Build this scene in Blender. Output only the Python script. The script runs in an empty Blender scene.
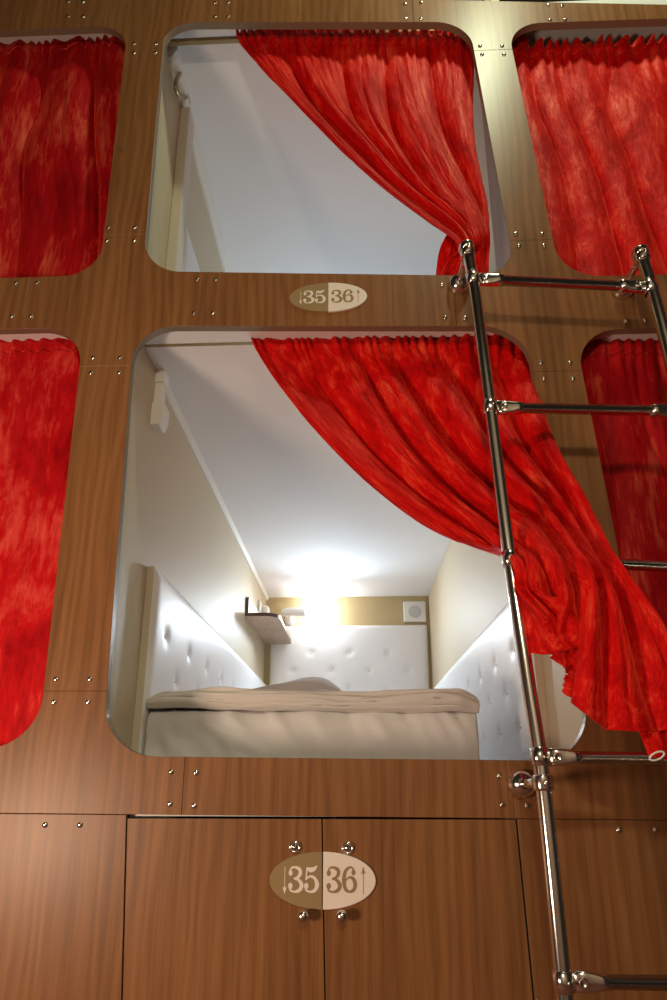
import bpy, bmesh, math, random
from mathutils import Vector, Matrix, noise
from mathutils.geometry import tessellate_polygon
random.seed(7)
SC = bpy.context.scene
COL = SC.collection

# ------------------------------------------------------------------ camera frame
F, CX, CY = 582.0, 333.5, 620.0                      # focal length and principal point in pixels (667x1000)
Yd = Vector((21.5, 160, F)).normalized()
Zd = Vector((335 - CX, -2120, F)); Zd = (Zd - Zd.dot(Yd) * Yd).normalized()
Xd = Yd.cross(Zd)
CAM = Vector((0, -1.195, 1.0))
def ray(px, py):
    c = Vector((px - CX, py - CY, F))
    return Vector((Xd.dot(c), Yd.dot(c), Zd.dot(c)))
def at(px, py, Y=0.0):
    d = ray(px, py); return CAM + d * ((Y - CAM.y) / d.y)
def atX(px, py, X):
    d = ray(px, py); return CAM + d * ((X - CAM.x) / d.x)

cam = bpy.data.cameras.new('camera')
cam.sensor_fit = 'AUTO'; cam.sensor_width = 36; cam.lens = F / 1000 * 36
cam.shift_x = 0.0; cam.shift_y = (CY - 500) / 1000
cam.clip_start = 0.01
co = bpy.data.objects.new('camera', cam); COL.objects.link(co)
cx = Vector((Xd.x, Yd.x, Zd.x)); cy = Vector((Xd.y, Yd.y, Zd.y)); cz = Vector((Xd.z, Yd.z, Zd.z))   # cam axes in world
m = Matrix((( cx.x, -cy.x, -cz.x, CAM.x), (cx.y, -cy.y, -cz.y, CAM.y), (cx.z, -cy.z, -cz.z, CAM.z), (0, 0, 0, 1)))
co.matrix_world = m
SC.camera = co

# ------------------------------------------------------------------ object helpers
WL = {}                                              # world origin of every object
def tag(o, label=None, cat=None, group=None, kind=None):
    if label: o['label'] = label
    if cat: o['category'] = cat
    if group: o['group'] = group
    if kind: o['kind'] = kind
    return o
def empty(name, loc, label=None, cat=None, group=None, kind=None):
    o = bpy.data.objects.new(name, None); COL.objects.link(o)
    o.location = loc; o.empty_display_size = .05; WL[o] = Vector(loc)
    return tag(o, label, cat, group, kind)
def obj(name, bm, mats, parent=None, origin=None, smooth=False, label=None):
    """bm is in world coordinates"""
    if origin is None:
        if parent is None:
            n = max(1, len(bm.verts)); s = Vector((0, 0, 0))
            for v in bm.verts: s += v.co
            origin = s / n
        else:
            origin = WL[parent]
    origin = Vector(origin)
    bmesh.ops.translate(bm, verts=bm.verts, vec=-origin)
    me = bpy.data.meshes.new(name); bm.to_mesh(me); bm.free()
    if not isinstance(mats, (list, tuple)): mats = [mats]
    for mt in mats: me.materials.append(mt)
    if smooth:
        for p in me.polygons: p.use_smooth = True
    o = bpy.data.objects.new(name, me); COL.objects.link(o)
    if parent is not None:
        o.parent = parent; o.location = origin - WL[parent]
    else:
        o.location = origin
    WL[o] = origin
    if label: o['label'] = label
    return o
def smooth_by_angle(o, deg=40):
    me = o.data
    for p in me.polygons: p.use_smooth = True
    me.set_sharp_from_angle(angle=math.radians(deg))
    return o
def B(): return bmesh.new()
def box(bm, lo, hi, bev=0.0, seg=2, mat=0):
    r = bmesh.ops.create_cube(bm, size=1)
    vs = r['verts']
    for v in vs:
        v.co = Vector([lo[i] + (v.co[i] + .5) * (hi[i] - lo[i]) for i in range(3)])
    fs = set(f for v in vs for f in v.link_faces)
    for f in fs: f.material_index = mat
    if bev > 0:
        es = list(set(e for v in vs for e in v.link_edges))
        bmesh.ops.bevel(bm, geom=es, offset=bev, segments=seg, profile=.6, affect='EDGES', clamp_overlap=True)
    return bm
def frame(d):
    d = d.normalized()
    a = Vector((0, 0, 1)) if abs(d.z) < .9 else Vector((0, 1, 0))
    u = d.cross(a).normalized(); return u, d.cross(u).normalized()
def tube(bm, pts, r, seg=16, cap=True, mat=0):
    pts = [Vector(p) for p in pts]
    rs = r if isinstance(r, (list, tuple)) else [r] * len(pts)
    rings = []; u = None
    for i, p in enumerate(pts):
        d = (pts[min(i + 1, len(pts) - 1)] - pts[max(i - 1, 0)]).normalized()
        if u is None: u, w = frame(d)
        else:
            u = (u - u.dot(d) * d).normalized(); w = d.cross(u)
        rings.append([bm.verts.new(p + (u * math.cos(2 * math.pi * k / seg) + w * math.sin(2 * math.pi * k / seg)) * rs[i]) for k in range(seg)])
    for a, b in zip(rings, rings[1:]):
        for k in range(seg):
            f = bm.faces.new((a[k], a[(k + 1) % seg], b[(k + 1) % seg], b[k])); f.material_index = mat; f.smooth = True
    if cap:
        for rg in (rings[0], rings[-1]):
            try:
                f = bm.faces.new(rg); f.material_index = mat
            except ValueError: pass
    return bm
def lathe(bm, base, axis, prof, seg=24, mat=0):
    """prof: list of (radius, distance along axis)"""
    axis = Vector(axis).normalized(); u, w = frame(axis); base = Vector(base)
    rings = []
    for r, t in prof:
        c = base + axis * t
        if r < 1e-6: rings.append([bm.verts.new(c)])
        else: rings.append([bm.verts.new(c + (u * math.cos(2 * math.pi * k / seg) + w * math.sin(2 * math.pi * k / seg)) * r) for k in range(seg)])
    for a, b in zip(rings, rings[1:]):
        for k in range(seg):
            k2 = (k + 1) % seg
            if len(a) == 1 and len(b) == 1: continue
            if len(a) == 1: vs = (a[0], b[k2], b[k])
            elif len(b) == 1: vs = (a[k], a[k2], b[0])
            else: vs = (a[k], a[k2], b[k2], b[k])
            f = bm.faces.new(vs); f.material_index = mat; f.smooth = True
    bmesh.ops.recalc_face_normals(bm, faces=bm.faces)
    return bm
def prism(bm, pts, y0, y1, mat=0, side=1):
    """polygon of (x, z) extruded from y0 (front) to y1 (back); side faces take material index `side`"""
    a = [bm.verts.new((p[0], y0, p[1])) for p in pts]
    b = [bm.verts.new((p[0], y1, p[1])) for p in pts]
    n = len(pts)
    for tri in tessellate_polygon([[Vector((p[0], p[1], 0)) for p in pts]]):
        for vs in (a, b):
            try:
                f = bm.faces.new([vs[k] for k in tri]); f.material_index = mat
            except ValueError: pass
    for i in range(n):
        f = bm.faces.new((a[i], b[i], b[(i + 1) % n], a[(i + 1) % n])); f.material_index = side
    bmesh.ops.recalc_face_normals(bm, faces=bm.faces)
    return bm

# ------------------------------------------------------------------ materials
def srgb(r, g, b):
    return tuple(((c / 255 / 12.92) if c / 255 <= .04045 else ((c / 255 + .055) / 1.055) ** 2.4) for c in (r, g, b)) + (1,)
def mat(name):
    mt = bpy.data.materials.new(name); mt.use_nodes = True
    nt = mt.node_tree; return mt, nt, nt.nodes['Principled BSDF']
def plain(name, col, rough=.5, metal=0, bump=0, bscale=80, spec=None, coat=0, var=0.0):
    mt, nt, p = mat(name)
    p.inputs['Base Color'].default_value = col
    p.inputs['Roughness'].default_value = rough; p.inputs['Metallic'].default_value = metal
    if spec is not None: p.inputs['Specular IOR Level'].default_value = spec
    if coat: p.inputs['Coat Weight'].default_value = coat
    geo = nt.nodes.new('ShaderNodeNewGeometry')
    n = nt.nodes.new('ShaderNodeTexNoise'); n.inputs['Scale'].default_value = bscale; n.inputs['Detail'].default_value = 4
    nt.links.new(geo.outputs['Position'], n.inputs['Vector'])
    if var:
        mx = nt.nodes.new('ShaderNodeMix'); mx.data_type = 'RGBA'
        mx.inputs[6].default_value = tuple(c * (1 - var) for c in col[:3]) + (1,)
        mx.inputs[7].default_value = tuple(min(1, c * (1 + var)) for c in col[:3]) + (1,)
        nt.links.new(n.outputs['Fac'], mx.inputs[0]); nt.links.new(mx.outputs[2], p.inputs['Base Color'])
    if bump:
        b = nt.nodes.new('ShaderNodeBump'); b.inputs['Strength'].default_value = bump; b.inputs['Distance'].default_value = .002
        nt.links.new(n.outputs['Fac'], b.inputs['Height']); nt.links.new(b.outputs['Normal'], p.inputs['Normal'])
    return mt
def wood(name, dark, light, rough=.38, grain=1.0):
    mt, nt, p = mat(name); N = nt.nodes; L = nt.links
    geo = N.new('ShaderNodeNewGeometry')
    def mapped(sx, sy, sz):
        mp = N.new('ShaderNodeMapping'); mp.inputs['Scale'].default_value = (sx, sy, sz)
        L.new(geo.outputs['Position'], mp.inputs['Vector']); return mp.outputs['Vector']
    def nz(vec, scale, det, rough_=.55, dist=0):
        n = N.new('ShaderNodeTexNoise'); n.inputs['Scale'].default_value = scale; n.inputs['Detail'].default_value = det
        n.inputs['Roughness'].default_value = rough_; n.inputs['Distortion'].default_value = dist
        L.new(vec, n.inputs['Vector']); return n.outputs['Fac']
    def math_(op, a, b):
        k = N.new('ShaderNodeMath'); k.operation = op
        for i, v in enumerate((a, b)):
            if isinstance(v, (int, float)): k.inputs[i].default_value = v
            else: L.new(v, k.inputs[i])
        return k.outputs[0]
    broad = nz(mapped(9, 9, .9), 1, 3, .5, .6)              # slow bands across the boards
    fine = nz(mapped(150, 150, 5), 1, 3, .6)                # fine pores along the grain
    mid = nz(mapped(42, 42, 1.6), 1, 4, .6, .5)
    rings = N.new('ShaderNodeTexWave'); rings.wave_type = 'BANDS'; rings.bands_direction = 'X'
    rings.inputs['Scale'].default_value = 9; rings.inputs['Distortion'].default_value = 11
    rings.inputs['Detail'].default_value = 2; rings.inputs['Detail Scale'].default_value = .8
    L.new(mapped(1.3, 1.3, .22), rings.inputs['Vector'])
    h = math_('ADD', math_('MULTIPLY', broad, .38), math_('MULTIPLY', fine, .34))
    h = math_('ADD', h, math_('MULTIPLY', mid, .19))
    h = math_('ADD', h, math_('MULTIPLY', rings.outputs['Fac'], .10))
    rp = N.new('ShaderNodeValToRGB')
    rp.color_ramp.elements[0].position = .36; rp.color_ramp.elements[0].color = dark
    rp.color_ramp.elements[1].position = .64; rp.color_ramp.elements[1].color = light
    L.new(h, rp.inputs['Fac'])
    # sparse dark knots
    vo = N.new('ShaderNodeTexVoronoi'); vo.inputs['Scale'].default_value = 1; L.new(mapped(2.6, 2.6, 1.9), vo.inputs['Vector'])
    kn = N.new('ShaderNodeValToRGB'); kn.color_ramp.elements[0].position = .0; kn.color_ramp.elements[0].color = (.45, .4, .35, 1)
    kn.color_ramp.elements[1].position = .045; kn.color_ramp.elements[1].color = (1, 1, 1, 1)
    L.new(vo.outputs['Distance'], kn.inputs['Fac'])
    mx = N.new('ShaderNodeMix'); mx.data_type = 'RGBA'; mx.blend_type = 'MULTIPLY'; mx.inputs[0].default_value = .8
    L.new(rp.outputs['Color'], mx.inputs[6]); L.new(kn.outputs['Color'], mx.inputs[7])
    L.new(mx.outputs[2], p.inputs['Base Color'])
    p.inputs['Roughness'].default_value = rough; p.inputs['Specular IOR Level'].default_value = .32
    b = N.new('ShaderNodeBump'); b.inputs['Strength'].default_value = .12 * grain; b.inputs['Distance'].default_value = .001
    L.new(fine, b.inputs['Height']); L.new(b.outputs['Normal'], p.inputs['Normal'])
    return mt
def velvet(name, deep, mid, nap, patch=.5, scale=(9, 5)):
    """crushed velvet: the nap lies in patches of lighter pile"""
    mt, nt, p = mat(name); N = nt.nodes; L = nt.links
    uv = N.new('ShaderNodeUVMap'); uv.uv_map = 'UVMap'
    def mapped(sx, sy):
        mp = N.new('ShaderNodeMapping'); mp.inputs['Scale'].default_value = (sx, sy, 1); L.new(uv.outputs['UV'], mp.inputs['Vector']); return mp.outputs['Vector']
    def nz(vec, det, rough_, dist=0):
        n = N.new('ShaderNodeTexNoise'); n.inputs['Scale'].default_value = 1; n.inputs['Detail'].default_value = det
        n.inputs['Roughness'].default_value = rough_; n.inputs['Distortion'].default_value = dist; L.new(vec, n.inputs['Vector']); return n.outputs['Fac']
    a = nz(mapped(scale[0], scale[1]), 8, .68, .4)
    c = nz(mapped(scale[0] * 9, scale[1] * 4), 4, .65, .3)
    k = N.new('ShaderNodeMath'); k.operation = 'MULTIPLY_ADD'; L.new(c, k.inputs[0]); k.inputs[1].default_value = .35; L.new(a, k.inputs[2])
    rp = N.new('ShaderNodeValToRGB'); e = rp.color_ramp.elements
    e[0].position = .50; e[0].color = deep
    e[1].position = .92; e[1].color = nap
    x = e.new(.70); x.color = mid
    L.new(k.outputs[0], rp.inputs['Fac']); L.new(rp.outputs['Color'], p.inputs['Base Color'])
    rr = N.new('ShaderNodeMapRange'); rr.inputs['From Min'].default_value = .5; rr.inputs['From Max'].default_value = .9
    rr.inputs['To Min'].default_value = .75; rr.inputs['To Max'].default_value = .36
    L.new(k.outputs[0], rr.inputs['Value']); L.new(rr.outputs['Result'], p.inputs['Roughness'])
    p.inputs['Specular IOR Level'].default_value = .26; p.inputs['Specular Tint'].default_value = (1, .40, .26, 1)
    p.inputs['Sheen Weight'].default_value = 1.0; p.inputs['Sheen Roughness'].default_value = .28
    p.inputs['Sheen Tint'].default_value = (1, .07, .035, 1)
    b = N.new('ShaderNodeBump'); b.inputs['Strength'].default_value = .8; b.inputs['Distance'].default_value = .006
    L.new(k.outputs[0], b.inputs['Height']); L.new(b.outputs['Normal'], p.inputs['Normal'])
    return mt
def emission(name, col, strength):
    mt, nt, p = mat(name)
    p.inputs['Base Color'].default_value = (1, 1, 1, 1); p.inputs['Emission Color'].default_value = col; p.inputs['Emission Strength'].default_value = strength
    return mt

WOOD = wood('oak_veneer', (.165, .066, .024, 1), (.305, .136, .053, 1))
EDGE = plain('edge_band', (.20, .15, .10, 1), .4)
DARKWOOD = wood('dark_corridor_wood', (.05, .028, .014, 1), (.12, .065, .03, 1))
SHELFWOOD = wood('shelf_veneer', (.40, .29, .21, 1), (.56, .43, .33, 1), .45)
SHELFEDGE = plain('shelf_edge', (.085, .042, .025, 1), .4)
WALLP = plain('beige_wall_paint', (.55, .465, .33, 1), .55, bump=.1, bscale=160)
BACKP = plain('golden_beige_paint', (.48, .38, .20, 1), .55, bump=.1, bscale=160)
WHITE = plain('white_ceiling_laminate', (.80, .80, .82, 1), .8, spec=.2)
TRIMW = plain('white_trim', (.74, .72, .68, 1), .45)
LEATHER = plain('white_quilted_leather', (.80, .80, .81, 1), .42, bump=.15, bscale=300)
LEDGE = plain('cream_panel_edge', (.60, .52, .42, 1), .5)
PLASTIC = plain('white_plastic', (.80, .79, .77, 1), .35)
PLASTICG = plain('grey_plastic', (.60, .60, .60, 1), .4)
CREAM = plain('cream_batten', (.60, .54, .45, 1), .45)
CHROME = plain('chrome', (.86, .84, .82, 1), .15, 1.0)
STEEL = plain('brushed_steel', (.70, .66, .62, 1), .24, 1.0)
BRASS = plain('bronze_rail', (.36, .27, .14, 1), .35, .9)
DARKGAP = plain('dark_interior', (.02, .014, .01, 1), .8)
SHEET = plain('beige_cotton_sheet', (.68, .68, .71, 1), .85, bump=.12, bscale=900, var=.04)
DUVET = plain('taupe_cotton_duvet', (.68, .645, .64, 1), .85, bump=.12, bscale=900, var=.05)
GOLDP = plain('gold_plate', (.30, .205, .095, 1), .6)
PINKP = plain('pale_plate', (.84, .75, .71, 1), .5)
SLOT = plain('lock_slot', (.03, .025, .02, 1), .5)
VELVET = velvet('crushed_red_velvet', (.40, .0008, .003, 1), (.70, .003, .005, 1), (.96, .085, .04, 1), scale=(15, 8))
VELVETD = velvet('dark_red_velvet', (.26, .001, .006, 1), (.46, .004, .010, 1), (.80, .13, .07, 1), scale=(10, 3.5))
VELVETP = velvet('patchy_red_velvet', (.34, .001, .006, 1), (.60, .006, .012, 1), (.93, .12, .09, 1), scale=(5.5, 4))
REARW = plain('pale_bounce_wall', (.56, .44, .36, 1), .6)  # unseen wall's pale tone, put in to brighten chrome reflections and bounce light
BULB = emission('lamp_bulb', (1, .97, .92, 1), 60)
FLOORM = plain('dark_carpet', (.20, .08, .06, 1), .9, bump=.4, bscale=400)
CORRC = plain('dark_brown_ceiling', (.03, .018, .010, 1), .8)

# ------------------------------------------------------------------ facade geometry
def lerp(a, b, t): return a + (b - a) * t
class Opening:
    """rounded four-sided hole; corners TL TR BR BL as (x, z)"""
    def __init__(s, TL, TR, BR, BL, r): s.c = dict(TL=TL, TR=TR, BR=BR, BL=BL); s.r = r
    def side_x(s, side, z):
        a, b = (s.c['TL'], s.c['BL']) if side == 'L' else (s.c['TR'], s.c['BR'])
        return lerp(a[0], b[0], (z - a[1]) / (b[1] - a[1]))
    def side_z(s, side, x):
        a, b = (s.c['TL'], s.c['TR']) if side == 'T' else (s.c['BL'], s.c['BR'])
        return lerp(a[1], b[1], (x - a[0]) / (b[0] - a[0]))
    def arc(s, k, n=14):
        """points of corner k running from its vertical side to its horizontal side"""
        c = Vector(s.c[k])
        v = Vector(s.c[{'TL': 'BL', 'TR': 'BR', 'BL': 'TL', 'BR': 'TR'}[k]]) - c
        h = Vector(s.c[{'TL': 'TR', 'TR': 'TL', 'BL': 'BR', 'BR': 'BL'}[k]]) - c
        v.normalize(); h.normalize(); out = []
        for i in range(n + 1):
            t = math.pi / 2 * i / n
            p = c + v * s.r * (1 - math.sin(t)) + h * s.r * (1 - math.cos(t))
            out.append((p.x, p.y))
        return out
def xz(px, py): p = at(px, py, 0); return (p.x, p.z)
XL, XR = -1.62, 1.56
q = xz
UM = Opening(q(165, 22), q(468.5, 22), q(516, 276), q(143, 271), .098)
LM = Opening(q(134, 326), q(526, 326), q(594, 761), q(102, 756), .108)
a, b = q(128, 25), q(99, 275); UL = Opening((XL, 3.205), a, b, (XL, 2.262), .098)
a, b = q(84, 327), q(37, 748); LL = Opening((XL, 2.10), a, b, (XL, 1.055), .108)
a, b = q(507, 24), q(561, 277); UR = Opening(a, (XR - .05, 3.115), (XR, 2.21), b, .098)
a, b = q(574, 330), q(661, 762); LR = Opening(a, (XR - .03, 2.05), (XR, 1.034), b, .108)
TOPL, TOPR = at(0, -9), at(667, 4.5)
def ztop(x): return lerp(TOPL.z, TOPR.z, (x - TOPL.x) / (TOPR.x - TOPL.x))
ZB = at(333, 816.5).z                                  # seam under the bottom beam
def zseam(x): return lerp(at(0, 813).z, at(667, 820).z, (x + .707) / 1.302)
def Z(px, py): return at(px, py).z
def X(px, py): return at(px, py).x

facade = empty('wall_front', (0, 0, 0), 'oak veneered bunk front with rounded openings joined by screws', 'wall', kind='structure')
PANELS = []
TH = .018
def panel(pts, name='facade_panel'):
    bm = B(); prism(bm, pts, 0, TH, 0, 1)
    bmesh.ops.remove_doubles(bm, verts=bm.verts, dist=1e-5)
    es = [e for e in bm.edges if len(e.link_faces) == 2 and e.link_faces[0].material_index != e.link_faces[1].material_index and all(v.co.y < 1e-4 for v in e.verts)]
    bmesh.ops.bevel(bm, geom=es, offset=.0006, segments=1, affect='EDGES')
    o = obj(name, bm, [WOOD, EDGE], facade)
    PANELS.append((o, pts)); return o
def cross(ul, ur, ll, lr, zu, zd, xl, xr, bottom=False):
    """the joint piece between four openings; zu/zd are the cut heights of the posts, xl/xr the cuts of the beams"""
    pts = []
    if ul:
        pts += [(ul.side_x('R', zu), zu), (ur.side_x('L', zu), zu)]
        pts += ur.arc('BL') + [(xr, ur.side_z('B', xr))]
    else:
        pts += [(xl, ztop(xl)), (xr, ztop(xr))]
    if ll:
        pts += [(xr, lr.side_z('T', xr))] + lr.arc('TL')[::-1] + [(lr.side_x('L', zd), zd), (ll.side_x('R', zd), zd)]
        pts += ll.arc('TR') + [(xl, ll.side_z('T', xl))]
    else:
        pts += [(xr, zseam(xr)), (xl, zseam(xl))]
    if ul:
        pts += [(xl, ul.side_z('B', xl))] + ul.arc('BR')[::-1]
    return panel(pts)
G = .0003                                               # half a seam
xc = dict(t1l=X(76, 12), t1r=X(222, 12), t2l=X(413, 12), t2r=X(558, 14), m1l=X(26, 300), m1r=X(205, 300), m2l=X(455, 302), m2r=X(635, 302),
          b1l=-.95, b1r=X(183, 788), b2l=X(513, 790), b2r=.72)
zc = dict(u1a=Z(145, 48.5), u1b=Z(121, 234.5), u2a=Z(491, 50), u2b=Z(531, 240), l1a=Z(105, 366), l1b=Z(73, 691), l2a=Z(557, 371), l2b=Z(620, 697))
cross(None, None, UL, UM, 0, zc['u1a'] + G, xc['t1l'] + G, xc['t1r'] - G)
cross(None, None, UM, UR, 0, zc['u2a'] + G, xc['t2l'] + G, xc['t2r'] - G)
cross(UL, UM, LL, LM, zc['u1b'] - G, zc['l1a'] + G, xc['m1l'] + G, xc['m1r'] - G)
cross(UM, UR, LM, LR, zc['u2b'] - G, zc['l2a'] + G, xc['m2l'] + G, xc['m2r'] - G)
cross(LL, LM, None, None, zc['l1b'] - G, 0, xc['b1l'] + G, xc['b1r'] - G)
cross(LM, LR, None, None, zc['l2b'] - G, 0, xc['b2l'] + G, xc['b2r'] - G)
def post(L_, R_, z0, z1):
    panel([(L_.side_x('R', z0), z0), (R_.side_x('L', z0), z0), (R_.side_x('L', z1), z1), (L_.side_x('R', z1), z1)])
post(UL, UM, zc['u1a'] - G, zc['u1b'] + G); post(UM, UR, zc['u2a'] - G, zc['u2b'] + G)
post(LL, LM, zc['l1a'] - G, zc['l1b'] + G); post(LM, LR, zc['l2a'] - G, zc['l2b'] + G)
def beam(x0, x1, up, dn):
    zt0, zt1 = (ztop(x0), ztop(x1)) if up is None else (up.side_z('B', x0), up.side_z('B', x1))
    zb0, zb1 = (zseam(x0), zseam(x1)) if dn is None else (dn.side_z('T', x0), dn.side_z('T', x1))
    panel([(x0, zt0), (x1, zt1), (x1, zb1), (x0, zb0)])
beam(XL, xc['t1l'] - G, None, UL); beam(xc['t1r'] + G, xc['t2l'] - G, None, UM); beam(xc['t2r'] + G, XR - .06, None, UR)
beam(XL, xc['m1l'] - G, UL, LL); beam(xc['m1r'] + G, xc['m2l'] - G, UM, LM); beam(xc['m2r'] + G, XR - .03, UR, LR)
beam(XL, xc['b1l'] - G, LL, None); beam(xc['b1r'] + G, xc['b2l'] - G, LM, None); beam(xc['b2r'] + G, XR, LR, None)
panel([(XL - .1, ztop(XL)), (XL, ztop(XL)), (XL, .935), (XL - .1, .935)])
panel([(XR - .06, 3.16), (XR + .1, 3.16), (XR + .1, .92), (XR, .92)])
# panels under the seam, either side of the locker doors
def door_x(px0, px1, z):                                # x of a slightly leaning door edge
    a, b = at(px0, 815), at(px1, 1000); return lerp(a.x, b.x, (z - a.z) / (b.z - a.z))
ZF = .10
zl = lambda x: zseam(x) - .0012
panel([(XL - .1, zl(-1.6)), (door_x(127, 122, .93) - .002, zl(-.45)), (door_x(127, 122, ZF) - .002, ZF), (XL - .1, ZF)])
panel([(door_x(516, 534, .93) + .002, zl(.31)), (XR + .1, zl(1.6)), (XR + .1, ZF), (door_x(516, 534, ZF) + .002, ZF)])
panel([(XL - .1, ZF - .001), (XR + .1, ZF - .001), (XR + .1, .0), (XL - .1, .0)])

# screws
bm = B(); lathe(bm, (0, .0004, 0), (0, -1, 0), [(.0058, 0), (.0058, .0012), (.005, .0026), (.003, .0036), (0, .004)], 12)
bmesh.ops.delete(bm, geom=[f for f in bm.faces if f.calc_area() < 1e-12], context='FACES')
me_screw = bpy.data.meshes.new('screw'); bm.to_mesh(me_screw); bm.free(); me_screw.materials.append(CHROME)
SCREWS = [(68,16.5),(83,17),(68,2),(83,2),(215,3),(228,3),(215,17),(228,17),(134,44),(156,44),(134,53),(155,53),
 (405,4),(421,3),(406,19),(421,19),(480,46),(502,46),(482,54.5),(504,54.5),(550,20),(565,20),(562,6),(548,5),
 (108,228),(135,228),(107,241),(134,241),(516,234),(542,234),(519,246),(544,246),(16,283),(37,283),(12,316.5),(31,316.5),
 (197,280),(216,280),(194,313),(213,313),(442,285),(463,285),(445,318),(465,318),(626,321),(645,321),(648,289),
 (93,358),(120,358),(91,373),(119,373),(541,363),(570,363),(544,379),(573,379),
 (56,679),(90,679),(54,702),(88,702),(171,772),(196,773),(170,804),(194,806),(499,776),(502,805),(527,806),
 (45,825),(80,825),(619,830),(655,830)]
def inside(pt, poly):
    x, z = pt; c = False
    for i in range(len(poly)):
        (x1, z1), (x2, z2) = poly[i - 1], poly[i]
        if (z1 > z) != (z2 > z) and x < (x2 - x1) * (z - z1) / (z2 - z1) + x1: c = not c
    return c
for s in SCREWS:
    p = at(*s)
    host = next((o for o, pts in PANELS if inside((p.x, p.z), pts)), PANELS[0][0])
    o = bpy.data.objects.new('screw', me_screw); COL.objects.link(o); o.parent = host
    o.location = p - WL[host]; o.rotation_euler = (0, random.uniform(0, 6), 0)

# ------------------------------------------------------------------ capsule shells (floors, walls, ceilings) and the corridor
def struct(name, lo, hi, mt, label, cat, bev=0):
    bm = B(); box(bm, lo, hi, bev); o = obj(name, bm, mt); tag(o, label, cat, kind='structure'); return o
YB = 2.30
ZC1, ZC2 = 2.112, 3.300
E1 = TH + .001
struct('ceiling', (-.549, E1, ZC1), (.469, YB - .001, ZC1 + .06), WHITE, 'white ceiling of the lower open bunk', 'ceiling')
struct('ceiling', (-.584, E1, ZC2), (.429, YB - .001, ZC2 + .015), WHITE, 'white ceiling of the upper open bunk', 'ceiling')
struct('wall_left', (-.65, E1, .95), (-.55, YB - .001, ZC1 + .06), WALLP, 'beige left side wall of the lower bunk', 'wall')
struct('wall_right', (.47, E1, .95), (.53, YB - .001, ZC1 + .06), WALLP, 'beige right side wall of the lower bunk', 'wall')
struct('wall_left', (-.65, E1, ZC1 + .061), (-.585, YB - .001, ZC2 + .015), WALLP, 'beige left side wall of the upper bunk', 'wall')
struct('wall_right', (.43, E1, ZC1 + .061), (.455, YB - .001, ZC2 + .015), WALLP, 'pale right side wall of the upper bunk', 'wall')
struct('wall_back', (-1.72, YB, .9), (1.66, YB + .06, 3.3), BACKP, 'golden beige end wall behind the reading lamp', 'wall')
struct('floor', (-.549, E1, .93), (.469, YB - .001, .99), TRIMW, 'bed base board of the lower bunk', 'floor')
struct('floor', (-.584, E1, ZC1 + .062), (.429, YB - .001, ZC1 + .10), TRIMW, 'bed base board of the upper bunk', 'floor')
for x0, x1, z0, z1 in ((-1.72, -.652, .93, 2.112), (-1.72, -.652, 2.175, 3.26), (.532, 1.66, .93, 2.07), (.457, 1.66, 2.175, 3.2)):
    struct('ceiling', (x0, E1, z1), (x1, YB - .001, z1 + .05), WHITE, 'pale ceiling of a curtained bunk', 'ceiling')
    struct('floor', (x0, E1, z0), (x1, YB - .001, z0 + .03), TRIMW, 'bed base of a curtained bunk', 'floor')
struct('wall_left', (-1.76, E1, .9), (-1.721, YB - .001, 3.3), WALLP, 'far left partition', 'wall')
struct('wall_right', (1.661, E1, .9), (1.70, YB - .001, 3.3), WALLP, 'far right partition', 'wall')
struct('floor', (-1.9, -2.6, -.06), (1.9, 0.3, -.001), FLOORM, 'dark corridor floor', 'floor')
struct('wall_rear', (-1.9, -2.66, 0), (1.9, -2.601, 3.98), REARW, 'unseen wall across the corridor, made pale to brighten the chrome', 'wall')
struct('ceiling', (-1.9, -2.66, 3.99), (1.9, 2.4, 4.05), CORRC, 'dark corridor ceiling above the bunks', 'ceiling')

# trims
def trim(pts_lo, pts_hi, mt, label, bev=.002):
    bm = B(); box(bm, pts_lo, pts_hi, bev); o = obj('trim_1', bm, mt); tag(o, label, 'trim', kind='structure'); return o
bm = B()
prism(bm, [(0, 0), (.016, 0), (.016, -.005), (.007, -.022), (0, -.022)], .215, YB - .002, 0, 0)
bmesh.ops.translate(bm, verts=bm.verts, vec=(-.55, 0, ZC1))
o = obj('trim_1', bm, TRIMW); tag(o, 'white cove strip along the lower bunk ceiling', 'trim', kind='structure')
bm = B()
prism(bm, [(0, 0), (.030, 0), (.030, -.008), (.010, -.045), (0, -.045)], E1 + .1, YB - .002, 0, 0)
bmesh.ops.translate(bm, verts=bm.verts, vec=(-.585, 0, ZC2))
o = obj('trim_2', bm, TRIMW); tag(o, 'white cove strip along the upper bunk ceiling', 'trim', kind='structure')
bm = B(); box(bm, (.410, E1, ZC1 + .1), (.4299, .14, ZC2 - .001), .002); o = obj('trim_3', bm, WOOD)
tag(o, 'brown wooden jamb strip inside the upper opening', 'trim', kind='structure')
bm = B(); box(bm, (-.5849, .262, ZC1 + .1), (-.552, .325, ZC2 - .046), .004); o = obj('trim_4', bm, CREAM)
tag(o, 'cream upright batten on the upper bunk side wall', 'trim', kind='structure')

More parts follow.
